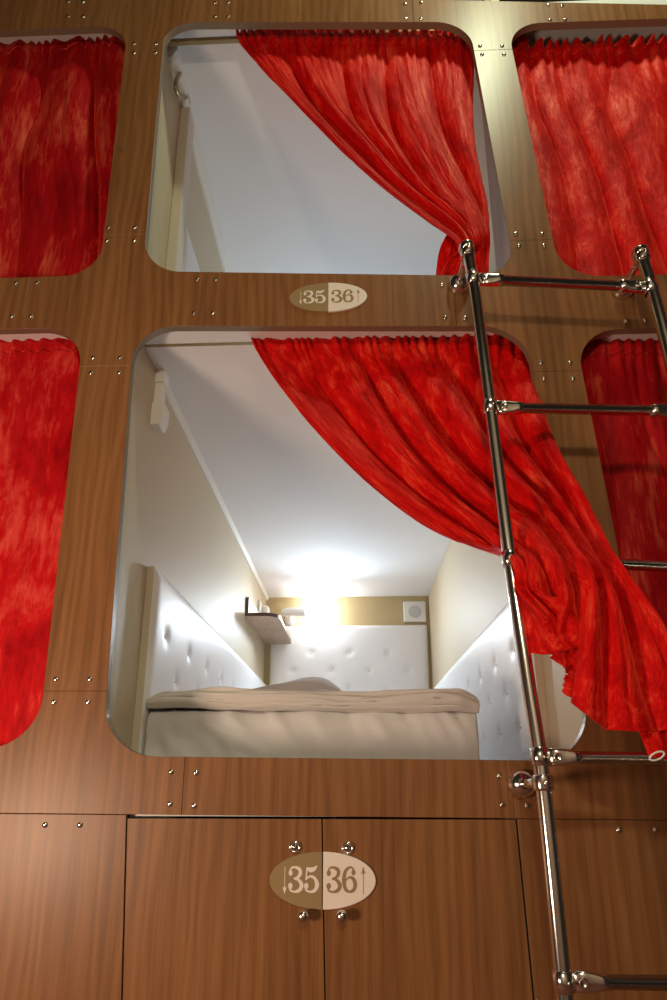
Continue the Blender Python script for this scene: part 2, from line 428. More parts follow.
# ------------------------------------------------------------------ lockers
def stroke(bm, pts, ws, o, sx, sz, y, mat=0, n=10):
    """a pen stroke of varying width laid flat in the plane y"""
    P = [Vector((p[0], p[1])) for p in pts]; out = []
    for i in range(len(P) - 1):
        p0, p1, p2, p3 = P[max(i - 1, 0)], P[i], P[i + 1], P[min(i + 2, len(P) - 1)]
        for k in range(n):
            t = k / n
            v = .5 * ((2 * p1) + (p2 - p0) * t + (2 * p0 - 5 * p1 + 4 * p2 - p3) * t * t + (3 * p1 - p0 - 3 * p2 + p3) * t ** 3)
            out.append((v, lerp(ws[i], ws[i + 1], t)))
    out.append((P[-1], ws[-1]))
    L_, R_ = [], []
    for i, (v, w) in enumerate(out):
        d = (out[min(i + 1, len(out) - 1)][0] - out[max(i - 1, 0)][0]).normalized(); nn = Vector((-d.y, d.x)) * w / 2
        for lst, s in ((L_, 1), (R_, -1)):
            c = v + nn * s; lst.append(bm.verts.new((o[0] + c.x * sx, y, o[1] + c.y * sz)))
    for i in range(len(out) - 1):
        f = bm.faces.new((L_[i], R_[i], R_[i + 1], L_[i + 1])); f.material_index = mat
def dot(bm, c, r, o, sx, sz, y, mat=0, n=14):
    vs = [bm.verts.new((o[0] + (c[0] + r * math.cos(2 * math.pi * k / n)) * sx, y, o[1] + (c[1] + r * math.sin(2 * math.pi * k / n)) * sz)) for k in range(n)]
    f = bm.faces.new(vs); f.material_index = mat
def digit(bm, d, o, w, h, y, mat):
    if d == '3':
        stroke(bm, [(.10, .76), (.20, .93), (.42, .97), (.66, .88), (.70, .74), (.58, .59), (.34, .53)], [.08, .08, .09, .17, .21, .12, .06], o, w, h, y, mat)
        stroke(bm, [(.34, .53), (.60, .48), (.78, .28), (.66, .09), (.40, .03), (.17, .08), (.10, .24)], [.06, .12, .23, .16, .08, .08, .08], o, w, h, y - .00003, mat)
        dot(bm, (.16, .75), .115, o, w, h, y - .00006, mat); dot(bm, (.16, .25), .125, o, w, h, y - .00006, mat)
    if d == '5':
        stroke(bm, [(.16, .93), (.40, .87), (.62, .92), (.76, 1.04)], [.10, .20, .16, .03], o, w, h, y, mat)
        stroke(bm, [(.20, .95), (.17, .72), (.14, .48)], [.08, .08, .08], o, w, h, y - .00003, mat)
        stroke(bm, [(.14, .50), (.36, .62), (.62, .55), (.76, .31), (.64, .09), (.38, .03), (.16, .09), (.10, .24)], [.07, .09, .14, .24, .16, .08, .08, .08], o, w, h, y - .00006, mat)
        dot(bm, (.16, .25), .125, o, w, h, y - .00009, mat)
    if d == '6':
        stroke(bm, [(.70, .80), (.60, .95), (.42, .97), (.20, .80), (.13, .48), (.20, .16), (.42, .03)], [.08, .08, .09, .17, .24, .17, .08], o, w, h, y, mat)
        stroke(bm, [(.42, .03), (.66, .11), (.75, .32), (.64, .53), (.42, .59), (.22, .46)], [.08, .16, .22, .16, .08, .06], o, w, h, y - .00003, mat)
        dot(bm, (.66, .78), .115, o, w, h, y - .00006, mat)
def arrow(bm, x, z0, z1, y, s, mat):
    """thin line from z0 to z1 with its head at z1"""
    w = .0012 * s; d = 1 if z1 > z0 else -1
    def quad(p):
        f = bm.faces.new([bm.verts.new((a, y, b)) for a, b in p]); f.material_index = mat
    quad([(x - w / 2, z0), (x + w / 2, z0), (x + w / 2, z1), (x - w / 2, z1)])
    hx, hz = .0042 * s, .011 * s * d
    f = bm.faces.new([bm.verts.new((a, y - .00003, b)) for a, b in ((x, z1 + .003 * d), (x + hx, z1 - hz), (x, z1 - hz * .72), (x - hx, z1 - hz))]); f.material_index = mat
def half_plate(c, rx, rz, side, y0, y1, gap, s):
    """one half of the oval number plate with its numerals on it"""
    cx_, cz_ = c; n = 40; pts = []
    for i in range(n + 1):
        t = math.pi / 2 + math.pi * i / n
        x = cx_ + rx * math.cos(t) * (1 if side == 'L' else -1)
        x = min(x, cx_ - gap) if side == 'L' else max(x, cx_ + gap)
        pts.append((x, cz_ + rz * math.sin(t)))
    bm = B(); prism(bm, pts, y0, y1, 0, 0); y = y0 - .0004
    h = .046 * s * rz / .051; w = .034 * s
    if side == 'L':
        digit(bm, '3', (cx_ - .066 * s, cz_ - h * .47), w, h, y, 1); digit(bm, '5', (cx_ - .036 * s, cz_ - h * .47), w, h, y, 1)
        arrow(bm, cx_ - .0715 * s, cz_ + h * .52, cz_ - h * .48, y, s, 1)
    else:
        digit(bm, '3', (cx_ + .0065 * s, cz_ - h * .47), w, h, y, 1); digit(bm, '6', (cx_ + .0365 * s, cz_ - h * .47), w, h, y, 1)
        arrow(bm, cx_ + .0775 * s, cz_ - h * .52, cz_ + h * .48, y, s, 1)
    return bm
PC = at(322.5, 880); PC = (PC.x, PC.z)
def locker(side, label):
    zt = .9310
    if side == 'L': e0, e1 = (127.8, 122.8), (321.3, 324.3)
    else: e0, e1 = (322.7, 325.7), (515, 533)
    pts = [(door_x(*e0, zt), zl(0) - .0035), (door_x(*e1, zt), zl(0) - .0035), (door_x(*e1, ZF), ZF + .004), (door_x(*e0, ZF), ZF + .004)]
    root = empty('locker', ((pts[2][0] + pts[3][0]) / 2, .3, ZF), label, 'locker', 'lockers under the bunks')
    # carcass: open box behind the door
    x0, x1 = max(pts[0][0], pts[3][0]) - .0, min(pts[1][0], pts[2][0])
    zt_ = .922
    bm = B()
    for lo, hi in (((x0, .0195, ZF + .002), (x0 + .012, .6, zt_)), ((x1 - .012, .0195, ZF + .002), (x1, .6, zt_)),
                   ((x0 + .0121, .0195, ZF + .002), (x1 - .0121, .6, ZF + .016)), ((x0 + .0121, .0195, zt_ - .014), (x1 - .0121, .6, zt_)),
                   ((x0 + .0121, .588, ZF + .0161), (x1 - .0121, .6, zt_ - .0141))):
        box(bm, lo, hi)
    obj('body', bm, DARKGAP, root)
    bm = B(); prism(bm, pts, .0005, TH, 0, 1)
    door = obj('door', bm, [WOOD, SHELFEDGE], root)
    bm = half_plate(PC, .1005, .0505, side, -.0035, .0004, .0012, 1.0)
    obj('number_plate', bm, [GOLDP, PINKP] if side == 'L' else [PINKP, GOLDP], door,
        label='gold half of oval plate with pale numerals' if side == 'L' else 'pale half of oval plate with gold numerals')
    kp = at(304, 914) if side == 'L' else at(342, 914)
    bm = B(); lathe(bm, (kp.x, .0005, kp.z), (0, -1, 0), [(.0075, 0), (.0075, .002), (.0045, .004), (.0045, .009), (.008, .012), (.0105, .017), (.0108, .020), (.0095, .025), (.006, .0285), (0, .030)], 24)
    obj('knob', bm, STEEL, door, label='round steel knob')
    lp = at(295, 847) if side == 'L' else at(348, 848)
    bm = B(); lathe(bm, (lp.x, .0005, lp.z), (0, -1, 0), [(.0125, 0), (.0125, .002), (.0105, .005), (.0085, .0058), (.0075, .0045), (.0058, .0045), (.0052, .0062), (0, .0064)], 24)
    box(bm, (lp.x - .0011, -.0066, lp.z - .004), (lp.x + .0011, -.0058, lp.z + .004), mat=1)
    obj('lock', bm, [CHROME, SLOT], door, label='chrome cam lock')
    return root
locker('L', 'oak locker door carrying the gold 35 half of the plate')
locker('R', 'oak locker door carrying the pale 36 half of the plate')

# oval number plate on the beam between the bunks
pc = at(328.3, 298); pc = (pc.x, pc.z)
root = empty('number_plate', (pc[0], 0, pc[1]), 'oval 35 and 36 plate screwed to the beam between the two open bunks', 'sign')
bm = half_plate(pc, .0975, .0440, 'L', -.0035, .0002, .0002, .97); obj('plate_half', bm, [GOLDP, PINKP], root, label='gold half with pale 35 and down arrow')
bm = half_plate(pc, .0975, .0440, 'R', -.0035, .0002, .0002, .97); obj('plate_half', bm, [PINKP, GOLDP], root, label='pale half with gold 36 and up arrow')

# ------------------------------------------------------------------ ladder
def spline(P, n=8):
    P = [Vector(p) for p in P]; out = []
    for i in range(len(P) - 1):
        p0, p1, p2, p3 = P[max(i - 1, 0)], P[i], P[i + 1], P[min(i + 2, len(P) - 1)]
        for k in range(n):
            t = k / n; out.append(.5 * ((2 * p1) + (p2 - p0) * t + (2 * p0 - 5 * p1 + 4 * p2 - p3) * t * t + (3 * p1 - p0 - 3 * p2 + p3) * t ** 3))
    out.append(P[-1]); return out
RR = .0125
LP = [at(466.5, 247, -.130), at(474.5, 290, -.1335), at(490, 407, -.142), at(508, 545, -.156), at(527, 675, -.172), at(542.5, 780, -.187), at(565, 1000, -.202)]
bot = LP[-1] + (LP[-1] - LP[-2]) * ((LP[-1].z - .0) / (LP[-2].z - LP[-1].z)) * 1.0
bot = Vector((LP[-1].x, -.212, .0)); LP.append(bot)
railL = spline(LP, 10)
rt = at(640, 252, -.130)
off = rt - LP[0]
railR = [p + Vector((off.x + (LP[0].z - p.z) * .012, 0, off.z * (p.z / LP[0].z))) for p in railL]
ladder = empty('ladder', ((railL[-1].x + railR[-1].x) / 2, -.21, 0), 'chrome tube ladder standing before the bunk front with red curtain tucked behind it', 'ladder')
def rail_at(rail, z):
    for a_, b_ in zip(rail, rail[1:]):
        if a_.z >= z >= b_.z: return a_.lerp(b_, (a_.z - z) / (a_.z - b_.z))
    return rail[0]
for rail in (railL, railR):
    bm = B(); tube(bm, rail, RR, 20)
    o = obj('rail', bm, CHROME, ladder)
    bm = B(); top = rail[0]
    lathe(bm, top - Vector((0, 0, .014)), (0, 0, 1), [(RR + .0002, 0), (.0165, .001), (.0175, .006), (.0175, .014), (.016, .019), (.010, .0225), (0, .024)], 20)
    obj('end_cap', bm, CHROME, o)
    # rubber foot
    bm = B(); lathe(bm, (rail[-1].x, rail[-1].y, 0), (0, 0, 1), [(0, 0), (.022, 0), (.022, .012), (.017, .03), (RR, .031)], 20)
    obj('foot', bm, SLOT, o, label='black rubber foot')
def bracket(rail, z, wallpt):
    p = rail_at(rail, z); w = Vector((wallpt.x, 0, wallpt.z))
    d = p - w
    bm = B()
    lathe(bm, w, (0, -1, 0), [(0, 0), (.0265, 0), (.027, .004), (.0258, .011), (.0222, .018), (.0165, .0235), (.0095, .027)], 28)
    tube(bm, [w + Vector((0, -.02, 0)), w.lerp(p, .35), w.lerp(p, .92)], .0085, 14)
    dr = (rail_at(rail, z - .02) - rail_at(rail, z + .02)).normalized()
    lathe(bm, p - dr * .013, dr, [(RR, 0), (.0155, .001), (.0165, .004), (.0165, .022), (.0155, .025), (RR, .026)], 20)
    lathe(bm, p + Vector((.0, -.012, 0)), (.3, -1, 0), [(0.0065, 0), (.0065, .007), (.005, .009), (0, .0095)], 12)
    obj('wall_bracket', bm, CHROME, ladder)
bracket(railL, railL[0].z - .016, at(458.5, 286))
bracket(railR, railR[0].z - .016, at(622, 291))
bracket(railL, at(541, 783, -.187).z, at(521, 784))
bracket(railR, at(541, 783, -.187).z, at(521, 784) + Vector((.40, 0, 0)))
RUNGZ = [at(475, 279, -.133).z, at(490, 407.5, -.142).z, at(509, 559.5, -.157).z, at(538, 757, -.185).z, at(562, 981, -.201).z, .37]
RUNGR = [(645, 287, -.133), (665, 411.5, -.142), (690, 569, -.158), (738, 760, -.185), (790, 985, -.201)]
for i, z in enumerate(RUNGZ):
    a_, b_ = rail_at(railL, z), rail_at(railR, z)
    b_.z = a_.z + (at(*RUNGR[i]).z - a_.z if i < 5 else -.008)
    d = (b_ - a_).normalized()
    bm = B()
    tube(bm, [a_ + d * .058, b_ - d * .058], 0.0105, 16)
    o = obj('rung', bm, CHROME, ladder)
    for p, s, rail in ((a_, 1, railL), (b_, -1, railR)):
        dr = (rail_at(rail, z - .02) - rail_at(rail, z + .02)).normalized()
        bm = B()
        lathe(bm, p - dr * .0155, dr, [(RR, 0), (.0150, .0008), (.0150, .030), (RR, .031)], 20)
        q0, q1, q2 = p + d * s * .0125, p + d * s * .044, p + d * s * .066
        # flattened tongue growing into the tube
        rings = []
        for q_, ry, rz in ((q0, .0075, .0148), (p + d * s * .034, .0075, .0148), (q1, .008, .0140), (q2 - d * s * .012, .0106, .0112), (q2, .0106, .0106)):
            rings.append([bm.verts.new(q_ + Vector((0, ry * math.copysign(abs(math.cos(t)) ** .6, math.cos(t)), rz * math.copysign(abs(math.sin(t)) ** .6, math.sin(t))))) for t in [2 * math.pi * k / 16 for k in range(16)]])
        for r1, r2 in zip(rings, rings[1:]):
            for k in range(16):
                f = bm.faces.new((r1[k], r1[(k + 1) % 16], r2[(k + 1) % 16], r2[k])); f.smooth = True
        bm.faces.new(rings[0]); bm.faces.new(rings[-1])
        sp = p + d * s * .027 + Vector((0, -.0074, 0))
        lathe(bm, sp, (0, -1, 0), [(.0075, 0), (.0072, .0022), (.0050, .0028), (.0042, .0012), (0, .0012)], 16)
        lathe(bm, p + Vector((0, -.0148, 0)) + d * s * .004, (0, -1, 0), [(.0028, 0), (.0026, .0012), (0, .0016)], 10)
        obj('rung_clamp', bm, CHROME, o)

# ------------------------------------------------------------------ curtain rails
def rod(name, x0, x1, y, z, label):
    bm = B(); box(bm, (x0, y - .006, z - .007), (x1, y + .006, z + .007), .0015)
    o = obj(name, bm, BRASS); tag(o, label, 'curtain rail', 'curtain rails inside the openings'); return o
RZ1 = at(200, 342.5, .085).z; RZ2 = at(206, 41, .065).z
rod('curtain_rail', -.5495, .4695, .085, RZ1, 'bronze curtain rail across the top of the lower open bunk')
rod('curtain_rail', -.5845, .4295, .065, RZ2, 'bronze curtain rail across the top of the upper open bunk')
RZL1, RZL2, RZR1, RZR2 = Z(40, 343), at(60, 42, .06).z, at(620, 345, .05).z, at(590, 46, .052).z
RZL1 = at(40, 345, .06).z

# ------------------------------------------------------------------ curtains
def cr(P, t):
    """Catmull-Rom through a list of vectors, t in 0..1"""
    n = len(P) - 1; s = min(max(t, 0), 1) * n; i = min(int(s), n - 1); t = s - i
    p0, p1, p2, p3 = P[max(i - 1, 0)], P[i], P[i + 1], P[min(i + 2, n)]
    return .5 * ((2 * p1) + (p2 - p0) * t + (2 * p0 - 5 * p1 + 4 * p2 - p3) * t * t + (3 * p1 - p0 - 3 * p2 + p3) * t ** 3)
def fold_wave(s, seed):
    """rounded pleats with narrow valleys, each of its own depth"""
    i = math.floor(s); f = s - i
    amp = .62 + .38 * noise.noise(Vector((i * 1.7 + seed, seed * 2.3, .5)))
    nxt = .62 + .38 * noise.noise(Vector(((i + 1) * 1.7 + seed, seed * 2.3, .5)))
    return (2 * abs(math.sin(math.pi * f)) ** .6 - 1) * lerp(amp, nxt, f)
def cloth(rows, nu, nv, nfold, amp, seed, L, W, vr=0, warp=.35, wob=.3, fine=.0016, clampy=None, pleats=20):
    """curtain surface through rows of control points, pleated along u"""
    nr = len(rows)
    def base(u, v):
        pts = [cr(r, u) for r in rows]; return cr(pts, v)
    grid = [[base(i / nu, j / nv) for i in range(nu + 1)] for j in range(nv + 1)]
    bm = B(); uvl = bm.loops.layers.uv.new('UVMap'); V = []
    for j in range(nv + 1):
        row = []
        for i in range(nu + 1):
            u, v = i / nu, j / nv; p = grid[j][i]
            du = grid[j][min(i + 1, nu)] - grid[j][max(i - 1, 0)]; dv = grid[min(j + 1, nv)][i] - grid[max(j - 1, 0)][i]
            n = du.cross(dv)
            n = n.normalized() if n.length > 1e-9 else Vector((0, -1, 0))
            if n.y > 0: n = -n
            s = u * nfold + warp * 2 * noise.noise(Vector((u * 4 + seed, v * 1.3, seed))) + wob * noise.noise(Vector((u * nfold * .6, v * 3.1, seed + 5)))
            vb = max(0, (v - vr) / (1 - vr))
            A = amp(u, vb) if callable(amp) else amp
            d = A * (fold_wave(s, seed) + .22 * fold_wave(s * 2.37 + .3, seed + 3) * (.4 + .9 * noise.noise(Vector((u * 6, v * 2, seed)))))
            if vr:
                if v < vr: t = (vr - v) / vr; ap = .003 + .009 * t
                else: t = 0; x = vb * L; ap = .003 * math.exp(-x / .03) + .0075 * (1 - math.exp(-x / .012)) * math.exp(-x / .07)
                sp = u * W * pleats + 1.1 * noise.noise(Vector((u * W * 8, seed, 2))) + .5 * t * noise.noise(Vector((u * W * 14, seed, 6)))
                d += ap * math.sin(2 * math.pi * sp) + .007 * math.exp(-((v - vr) / (.30 * vr)) ** 2) + .006 * t * noise.noise(Vector((u * W * 10, 1.5, seed)))
                p = p + Vector((0, 0, t * (.045 * max(-.25, noise.noise(Vector((u * W * 5, seed * 2, 3)))) + .010 * noise.noise(Vector((u * W * 19, seed * 2, 7))))))
                fade = 0 if v < vr else 1
            fn = fine * (1 - .75 * max(0, min(1, (v - .75) / .12))) if vr else fine
            d += fn * noise.noise(Vector((u * W * 26, v * L * 9, seed * 3))) + fn * .8 * noise.noise(Vector((u * W * 60, v * L * 30, seed * 3 + 9)))
            c = p + n * d
            if clampy is not None: c.y = clampy(c, u, v)
            row.append(bm.verts.new(c))
        V.append(row)
    for j in range(nv):
        for i in range(nu):
            f = bm.faces.new((V[j][i], V[j + 1][i], V[j + 1][i + 1], V[j][i + 1])); f.smooth = True
            for lp, (a_, b_) in zip(f.loops, ((i, j), (i, j + 1), (i + 1, j + 1), (i + 1, j))):
                lp[uvl].uv = (a_ / nu * W, b_ / nv * L)
    return bm
def curtain_mesh(bm, nu, nv, vr, mt, root):
    """links the panel below the rail and the ruffled heading above it as two parts"""
    cut = nu * (int(round(vr * nv)) + 3); bm.faces.ensure_lookup_table(); b2 = bm.copy(); b2.faces.ensure_lookup_table()
    bmesh.ops.delete(bm, geom=[f for f in bm.faces if f.index < cut], context='FACES')
    bmesh.ops.delete(b2, geom=[f for f in b2.faces if f.index >= cut], context='FACES')
    thicken(obj('velvet_panel', bm, mt, root)); thicken(obj('ruffle_heading', b2, mt, root))
def thicken(o, t=.0025):
    md = o.modifiers.new('cloth_thickness', 'SOLIDIFY'); md.thickness = t; md.offset = 0; return o
def hang(x0, x1, y, z0, z1, nfold, seed, amp, label, mt, skew=0.0):
    root = empty('curtain', ((x0 + x1) / 2, y, z0), label, 'curtain', 'red velvet curtains drawn across the bunk openings')
    rows = []
    for k in range(10):
        t = max(0, (k - 1) / 8); z = lerp(z1, z0, t) if k else z1 + .046
        rows.append([Vector((lerp(x0, x1, u) + skew * t * noise.noise(Vector((u * 5, seed, 0))), y + .004 * math.sin(3 * t + u * 4), z)) for u in (0, .25, .5, .75, 1)])
    def A(u, v): return amp * min(1, .25 + 3.2 * v) * (.75 + .45 * noise.noise(Vector((u * 3, v * 1.2, seed + 8))))
    bm = cloth(rows, 380, 150, nfold, A, seed, z1 - z0, (x1 - x0) * 1.4, vr=1 / 9, warp=.5, wob=.22, clampy=lambda c, u, v: max(c.y, TH + .006))
    bm.faces.index_update(); curtain_mesh(bm, 380, 150, 1 / 9, mt, root)
    return root
hang(-1.60, -.655, .070, 2.20, RZL2, 7, 3.1, .034, 'dark red velvet curtain closing the top left bunk', VELVETD, .06)
hang(-1.60, -.655, .060, .985, RZL1, 10, 8.4, .015, 'patchy bright red velvet curtain closing the lower left bunk', VELVETP, .03)
hang(.460, 1.45, .062, 2.235, RZR2, 7.5, 5.7, .030, 'lit red velvet curtain closing the top right bunk behind the ladder', VELVET, .05)
hang(.545, 1.50, .060, .985, RZR1, 9, 11.3, .014, 'deep red velvet curtain closing the lower right bunk beside the ladder', VELVETD, .03)

def rowpx(pts):                                        # (px, py, depth)
    return [at(*p) for p in pts]
# upper open bunk: gathered to the right and tucked at the top of the ladder
root = empty('curtain', at(468, 246, 0), 'red velvet curtain of the upper open bunk swept right to the ladder top', 'curtain', 'red velvet curtains tied aside')
x0u, x1u = at(238, 38, .10).x, at(473, 42, .10).x
rows = [rowpx(r) for r in (
 [(236, 29, .060), (297, 25, .060), (355, 25, .060), (414, 26, .060), (473, 29, .060)],
 [(238, 40, .058), (297, 41, .056), (355, 41, .056), (414, 42, .056), (473, 44, .058)],
 [(250, 58, .064), (301, 66, .062), (357, 72, .060), (417, 76, .060), (473, 82, .062)],
 [(277, 92, .072), (320, 106, .07), (370, 118, .066), (427, 122, .066), (471, 120, .068)],
 [(318, 134, .07), (353, 147, .062), (395, 158, .055), (440, 160, .05), (474, 154, .06)],
 [(372, 183, .055), (396, 190, .045), (424, 194, .038), (456, 192, .035), (480, 182, .048)],
 [(430, 226, .030), (444, 225, .02), (458, 221, .012), (472, 216, .012), (485, 208, .03)],
 [(459, 245, .00), (466, 243, -.012), (472, 240, -.02), (479, 236, -.01), (486, 232, .015)],
 [(452, 258, .026), (460, 258, .022), (468, 257, .02), (478, 255, .022), (487, 252, .03)],
 [(440, 276, .036), (450, 277, .034), (462, 278, .034), (475, 278, .034), (487, 276, .036)],
 [(437, 292, .040), (449, 292, .040), (462, 292, .040), (475, 292, .040), (487, 292, .040)])]
def A_um(u, v): return (.003 + .044 * min(1, v * 4)) * (1 - .62 * max(0, min(1, (v - .35) / .3)))
bm = cloth(rows, 300, 230, 4.6, A_um, 2.2, 1.2, 1.3, vr=.1, warp=.32, wob=.2)
bm.faces.index_update(); curtain_mesh(bm, 300, 230, .1, VELVET, root)
# loose corner falling left of the gather
rows = [rowpx(r) for r in ([(449, 233, .03), (458, 236, .03), (466, 240, .03)], [(441, 248, .036), (453, 250, .03), (466, 252, .034)], [(437, 268, .040), (450, 270, .034), (466, 271, .04)], [(436, 290, .044), (450, 290, .04), (466, 290, .044)])]
bm = cloth(rows, 40, 50, 2.2, .006, 4.4, .25, .2); o = obj('loose_corner', bm, VELVET, root); thicken(o)

# lower open bunk: swept right, behind the left rail and over the rungs
root = empty('curtain', at(540, 560, -.1), 'red velvet curtain of the lower open bunk swept right over the ladder rungs', 'curtain', 'red velvet curtains tied aside')
x0l, x1l = at(252, 341, .085).x, .466
US = 6
rows = [rowpx(r) for r in (
 [(250, 333, .083), (308, 328, .083), (364, 328, .083), (420, 329, .083), (476, 330, .083), (536, 335, .083)],
 [(252, 343, .077), (308, 344, .077), (364, 344, .077), (420, 345, .077), (476, 346, .077), (536, 350, .077)],
 [(262, 362, .072), (318, 366, .07), (372, 369, .07), (428, 370, .07), (482, 370, .07), (538, 372, .066)],
 [(282, 393, .068), (336, 400, .064), (388, 403, .06), (440, 401, .058), (492, 397, .052), (541, 393, .038)],
 [(322, 440, .06), (368, 444, .052), (412, 442, .046), (458, 436, .036), (503, 428, .018), (546, 420, -.012)],
 [(372, 487, .045), (408, 486, .034), (446, 482, .022), (486, 474, .004), (524, 464, -.022), (560, 457, -.040)],
 [(430, 529, .018), (456, 524, .005), (486, 518, -.014), (520, 509, -.038), (552, 500, -.055), (578, 495, -.062)],
 [(486, 551, -.030), (502, 549, -.070), (522, 544, -.130), (546, 537, -.105), (572, 532, -.110), (596, 530, -.110)],
 [(517, 564, -.158), (525, 563, -.196), (542, 563, -.212), (564, 563, -.206), (590, 563, -.192), (614, 564, -.190)],
 [(519, 588, -.162), (533, 590, -.188), (555, 592, -.202), (578, 595, -.205), (606, 597, -.204), (634, 598, -.200)],
 [(524, 620, -.167), (542, 621, -.185), (563, 619, -.200), (561, 630, -.178), (573, 640, -.188), (583, 655, -.206), (606, 664, -.214), (637, 662, -.214), (668, 656, -.210)],
 [(527, 641, -.170), (548, 643, -.190), (571, 637, -.206), (558, 650, -.170), (573, 660, -.184), (577, 688, -.210), (606, 702, -.216), (644, 704, -.218), (682, 694, -.214)],
 [(530, 653, -.172), (553, 655, -.194), (578, 647, -.208), (555, 660, -.166), (574, 673, -.180), (573, 705, -.212), (605, 728, -.218), (650, 732, -.220), (694, 723, -.217)])]
def A_lm(u, v): return (1 if v < .5 else min(1, .12 + u / .16)) * (.003 + .044 * min(1, v * 5) * (1 - .6 * max(0, min(1, (v - .78) / .15)))) * (1 - .45 * max(0, min(1, 1 - abs(v - .62) / .16)))
bm = cloth(rows, 340, 280, 5.5, A_lm, 6.3, 1.7, 1.4, vr=1 / 12, warp=.30, wob=.3)
bm.faces.index_update(); curtain_mesh(bm, 340, 280, 1 / 12, VELVET, root)
rows = [rowpx(r) for r in ([(632, 715, -.200), (655, 712, -.200), (690, 705, -.2)], [(640, 735, -.206), (662, 735, -.210), (692, 730, -.206)], [(650, 757, -.212), (668, 760, -.216), (692, 758, -.212)])]
bm = cloth(rows, 40, 40, 1.6, .006, 9.4, .2, .2); o = obj('loose_corner', bm, VELVET, root); thicken(o)
bm = B()
ring = [at(657 + 7 * math.cos(t) + 1.5 * math.sin(t), 756 - 4.2 * math.sin(t) - 1.5 * math.cos(t), -.232) for t in [2 * math.pi * k / 28 for k in range(29)]]
tube(bm, ring, .0016, 8, cap=False); obj('tie_loop', bm, PLASTIC, root, label='small white tie loop')

# ------------------------------------------------------------------ bedding
bed = empty('bed', (-.11, 1.2, .99), 'beige sheeted mattress filling the lower open bunk', 'mattress')
BX0, BX1, BY0, BY1 = -.516, .300, .242, 2.24
bm = B(); nx, ny, nz_ = 120, 20, 40
def sheet_pt(u, w):
    """w runs up the front face then back over the top"""
    x = lerp(BX0, BX1, u); zt = 1.205
    Lf = .178
    s = w * (Lf + .6)
    if s < Lf - .03: y, z = BY0, .99 + s
    elif s < Lf + .02:
        t = (s - (Lf - .03)) / .05 * math.pi / 2; y = BY0 + .03 * (1 - math.cos(t)); z = .99 + Lf - .03 + .03 * math.sin(t)
    else: y = BY0 + .03 + (s - Lf - .02); z = .99 + Lf
    wr = noise.noise(Vector((x * 14 + z * 5, z * 4 - x * 2, 1))) * .006 + noise.noise(Vector((x * 34 + z * 16, z * 9, 4))) * .0028
    diag = abs(noise.noise(Vector((x * 9 + z * 13, z * 3 - x * 4, 8)))) ** .7
    rid = max(0, 1 - 5 * abs(noise.noise(Vector((x * 7 + z * 9, z * 2.2 - x * 3, 8))))) + .7 * max(0, 1 - 5 * abs(noise.noise(Vector((x * 5 - z * 6, z * 5 + x * 2, 21)))))
    y += -wr * 1.6 + .008 * (diag - .3) - .0055 * rid + .012 * (abs(u - .5) * 2) ** 10
    return Vector((x, y, z))
V = [[bm.verts.new(sheet_pt(i / nx, j / 70)) for i in range(nx + 1)] for j in range(71)]
for j in range(70):
    for i in range(nx): bm.faces.new((V[j][i], V[j][i + 1], V[j + 1][i + 1], V[j + 1][i])).smooth = True
o = obj('fitted_sheet', bm, SHEET, bed); thicken(o, .002)
bm = B(); box(bm, (BX0 + .008, BY0 + .03, .992), (BX1 - .008, BY1, 1.160), .03, 4); obj('mattress_core', bm, SHEET, bed, smooth=True)

bm = B(); nx, nv = 160, 90
def duvet_pt(u, v):
    x = lerp(-.518, .305, u)
    th = .040 + .017 * noise.noise(Vector((x * 5, 2.2, 0)))
    edge = min(1, min(u, 1 - u) / .06); th *= .45 + .55 * math.sqrt(edge)
    y0 = .222 + .014 * noise.noise(Vector((x * 4, 9.1, 0))) + .02 * (1 - edge)
    zb = 1.1745 + .004 * noise.noise(Vector((x * 5, 4.4, 2)))
    # profile: underside, rolled nose, top
    if v < .12: y, z = lerp(.33, y0 + th / 2, v / .12), zb + .006 * (1 - v / .12)
    elif v < .45:
        t = (v - .12) / .33 * math.pi; y = y0 + th / 2 - th / 2 * math.sin(t); z = zb + th / 2 - th / 2 * math.cos(t)
    else:
        t = (v - .45) / .55; y = lerp(y0 + th / 2, 2.2, t ** 1.6); z = zb + th + .006 * math.sin(t * 3) + .008 * noise.noise(Vector((x * 6, y * 3, 5)))
    lump = .060 * math.exp(-((x + .165) / .12) ** 2 - ((y - .52) / .22) ** 2)
    lump += .030 * math.exp(-((x + .08) / .06) ** 2 - ((y - .50) / .15) ** 2)
    if v >= .45: z += lump * min(1, (v - .45) / .08)
    n = Vector((0, -1, .3))
    cre = noise.noise(Vector((x * 3.2, v * 26 + 2 * noise.noise(Vector((x * 3, 1, 1))), 3))) * .011
    cre += noise.noise(Vector((x * 11 + v * 6, v * 30, 7))) * .006
    if v > .12: y -= cre * (1 if v < .5 else .3); z += cre * .8
    y += (x + .11) * .0
    z -= .012 * u
    return Vector((x, y, z))
V = [[bm.verts.new(duvet_pt(i / nx, j / nv)) for i in range(nx + 1)] for j in range(nv + 1)]
for j in range(nv):
    for i in range(nx): bm.faces.new((V[j][i], V[j][i + 1], V[j + 1][i + 1], V[j + 1][i])).smooth = True
o = obj('duvet', bm, DUVET, smooth=True); thicken(o, .004); tag(o, 'rumpled taupe duvet folded on top of the beige mattress', 'duvet')

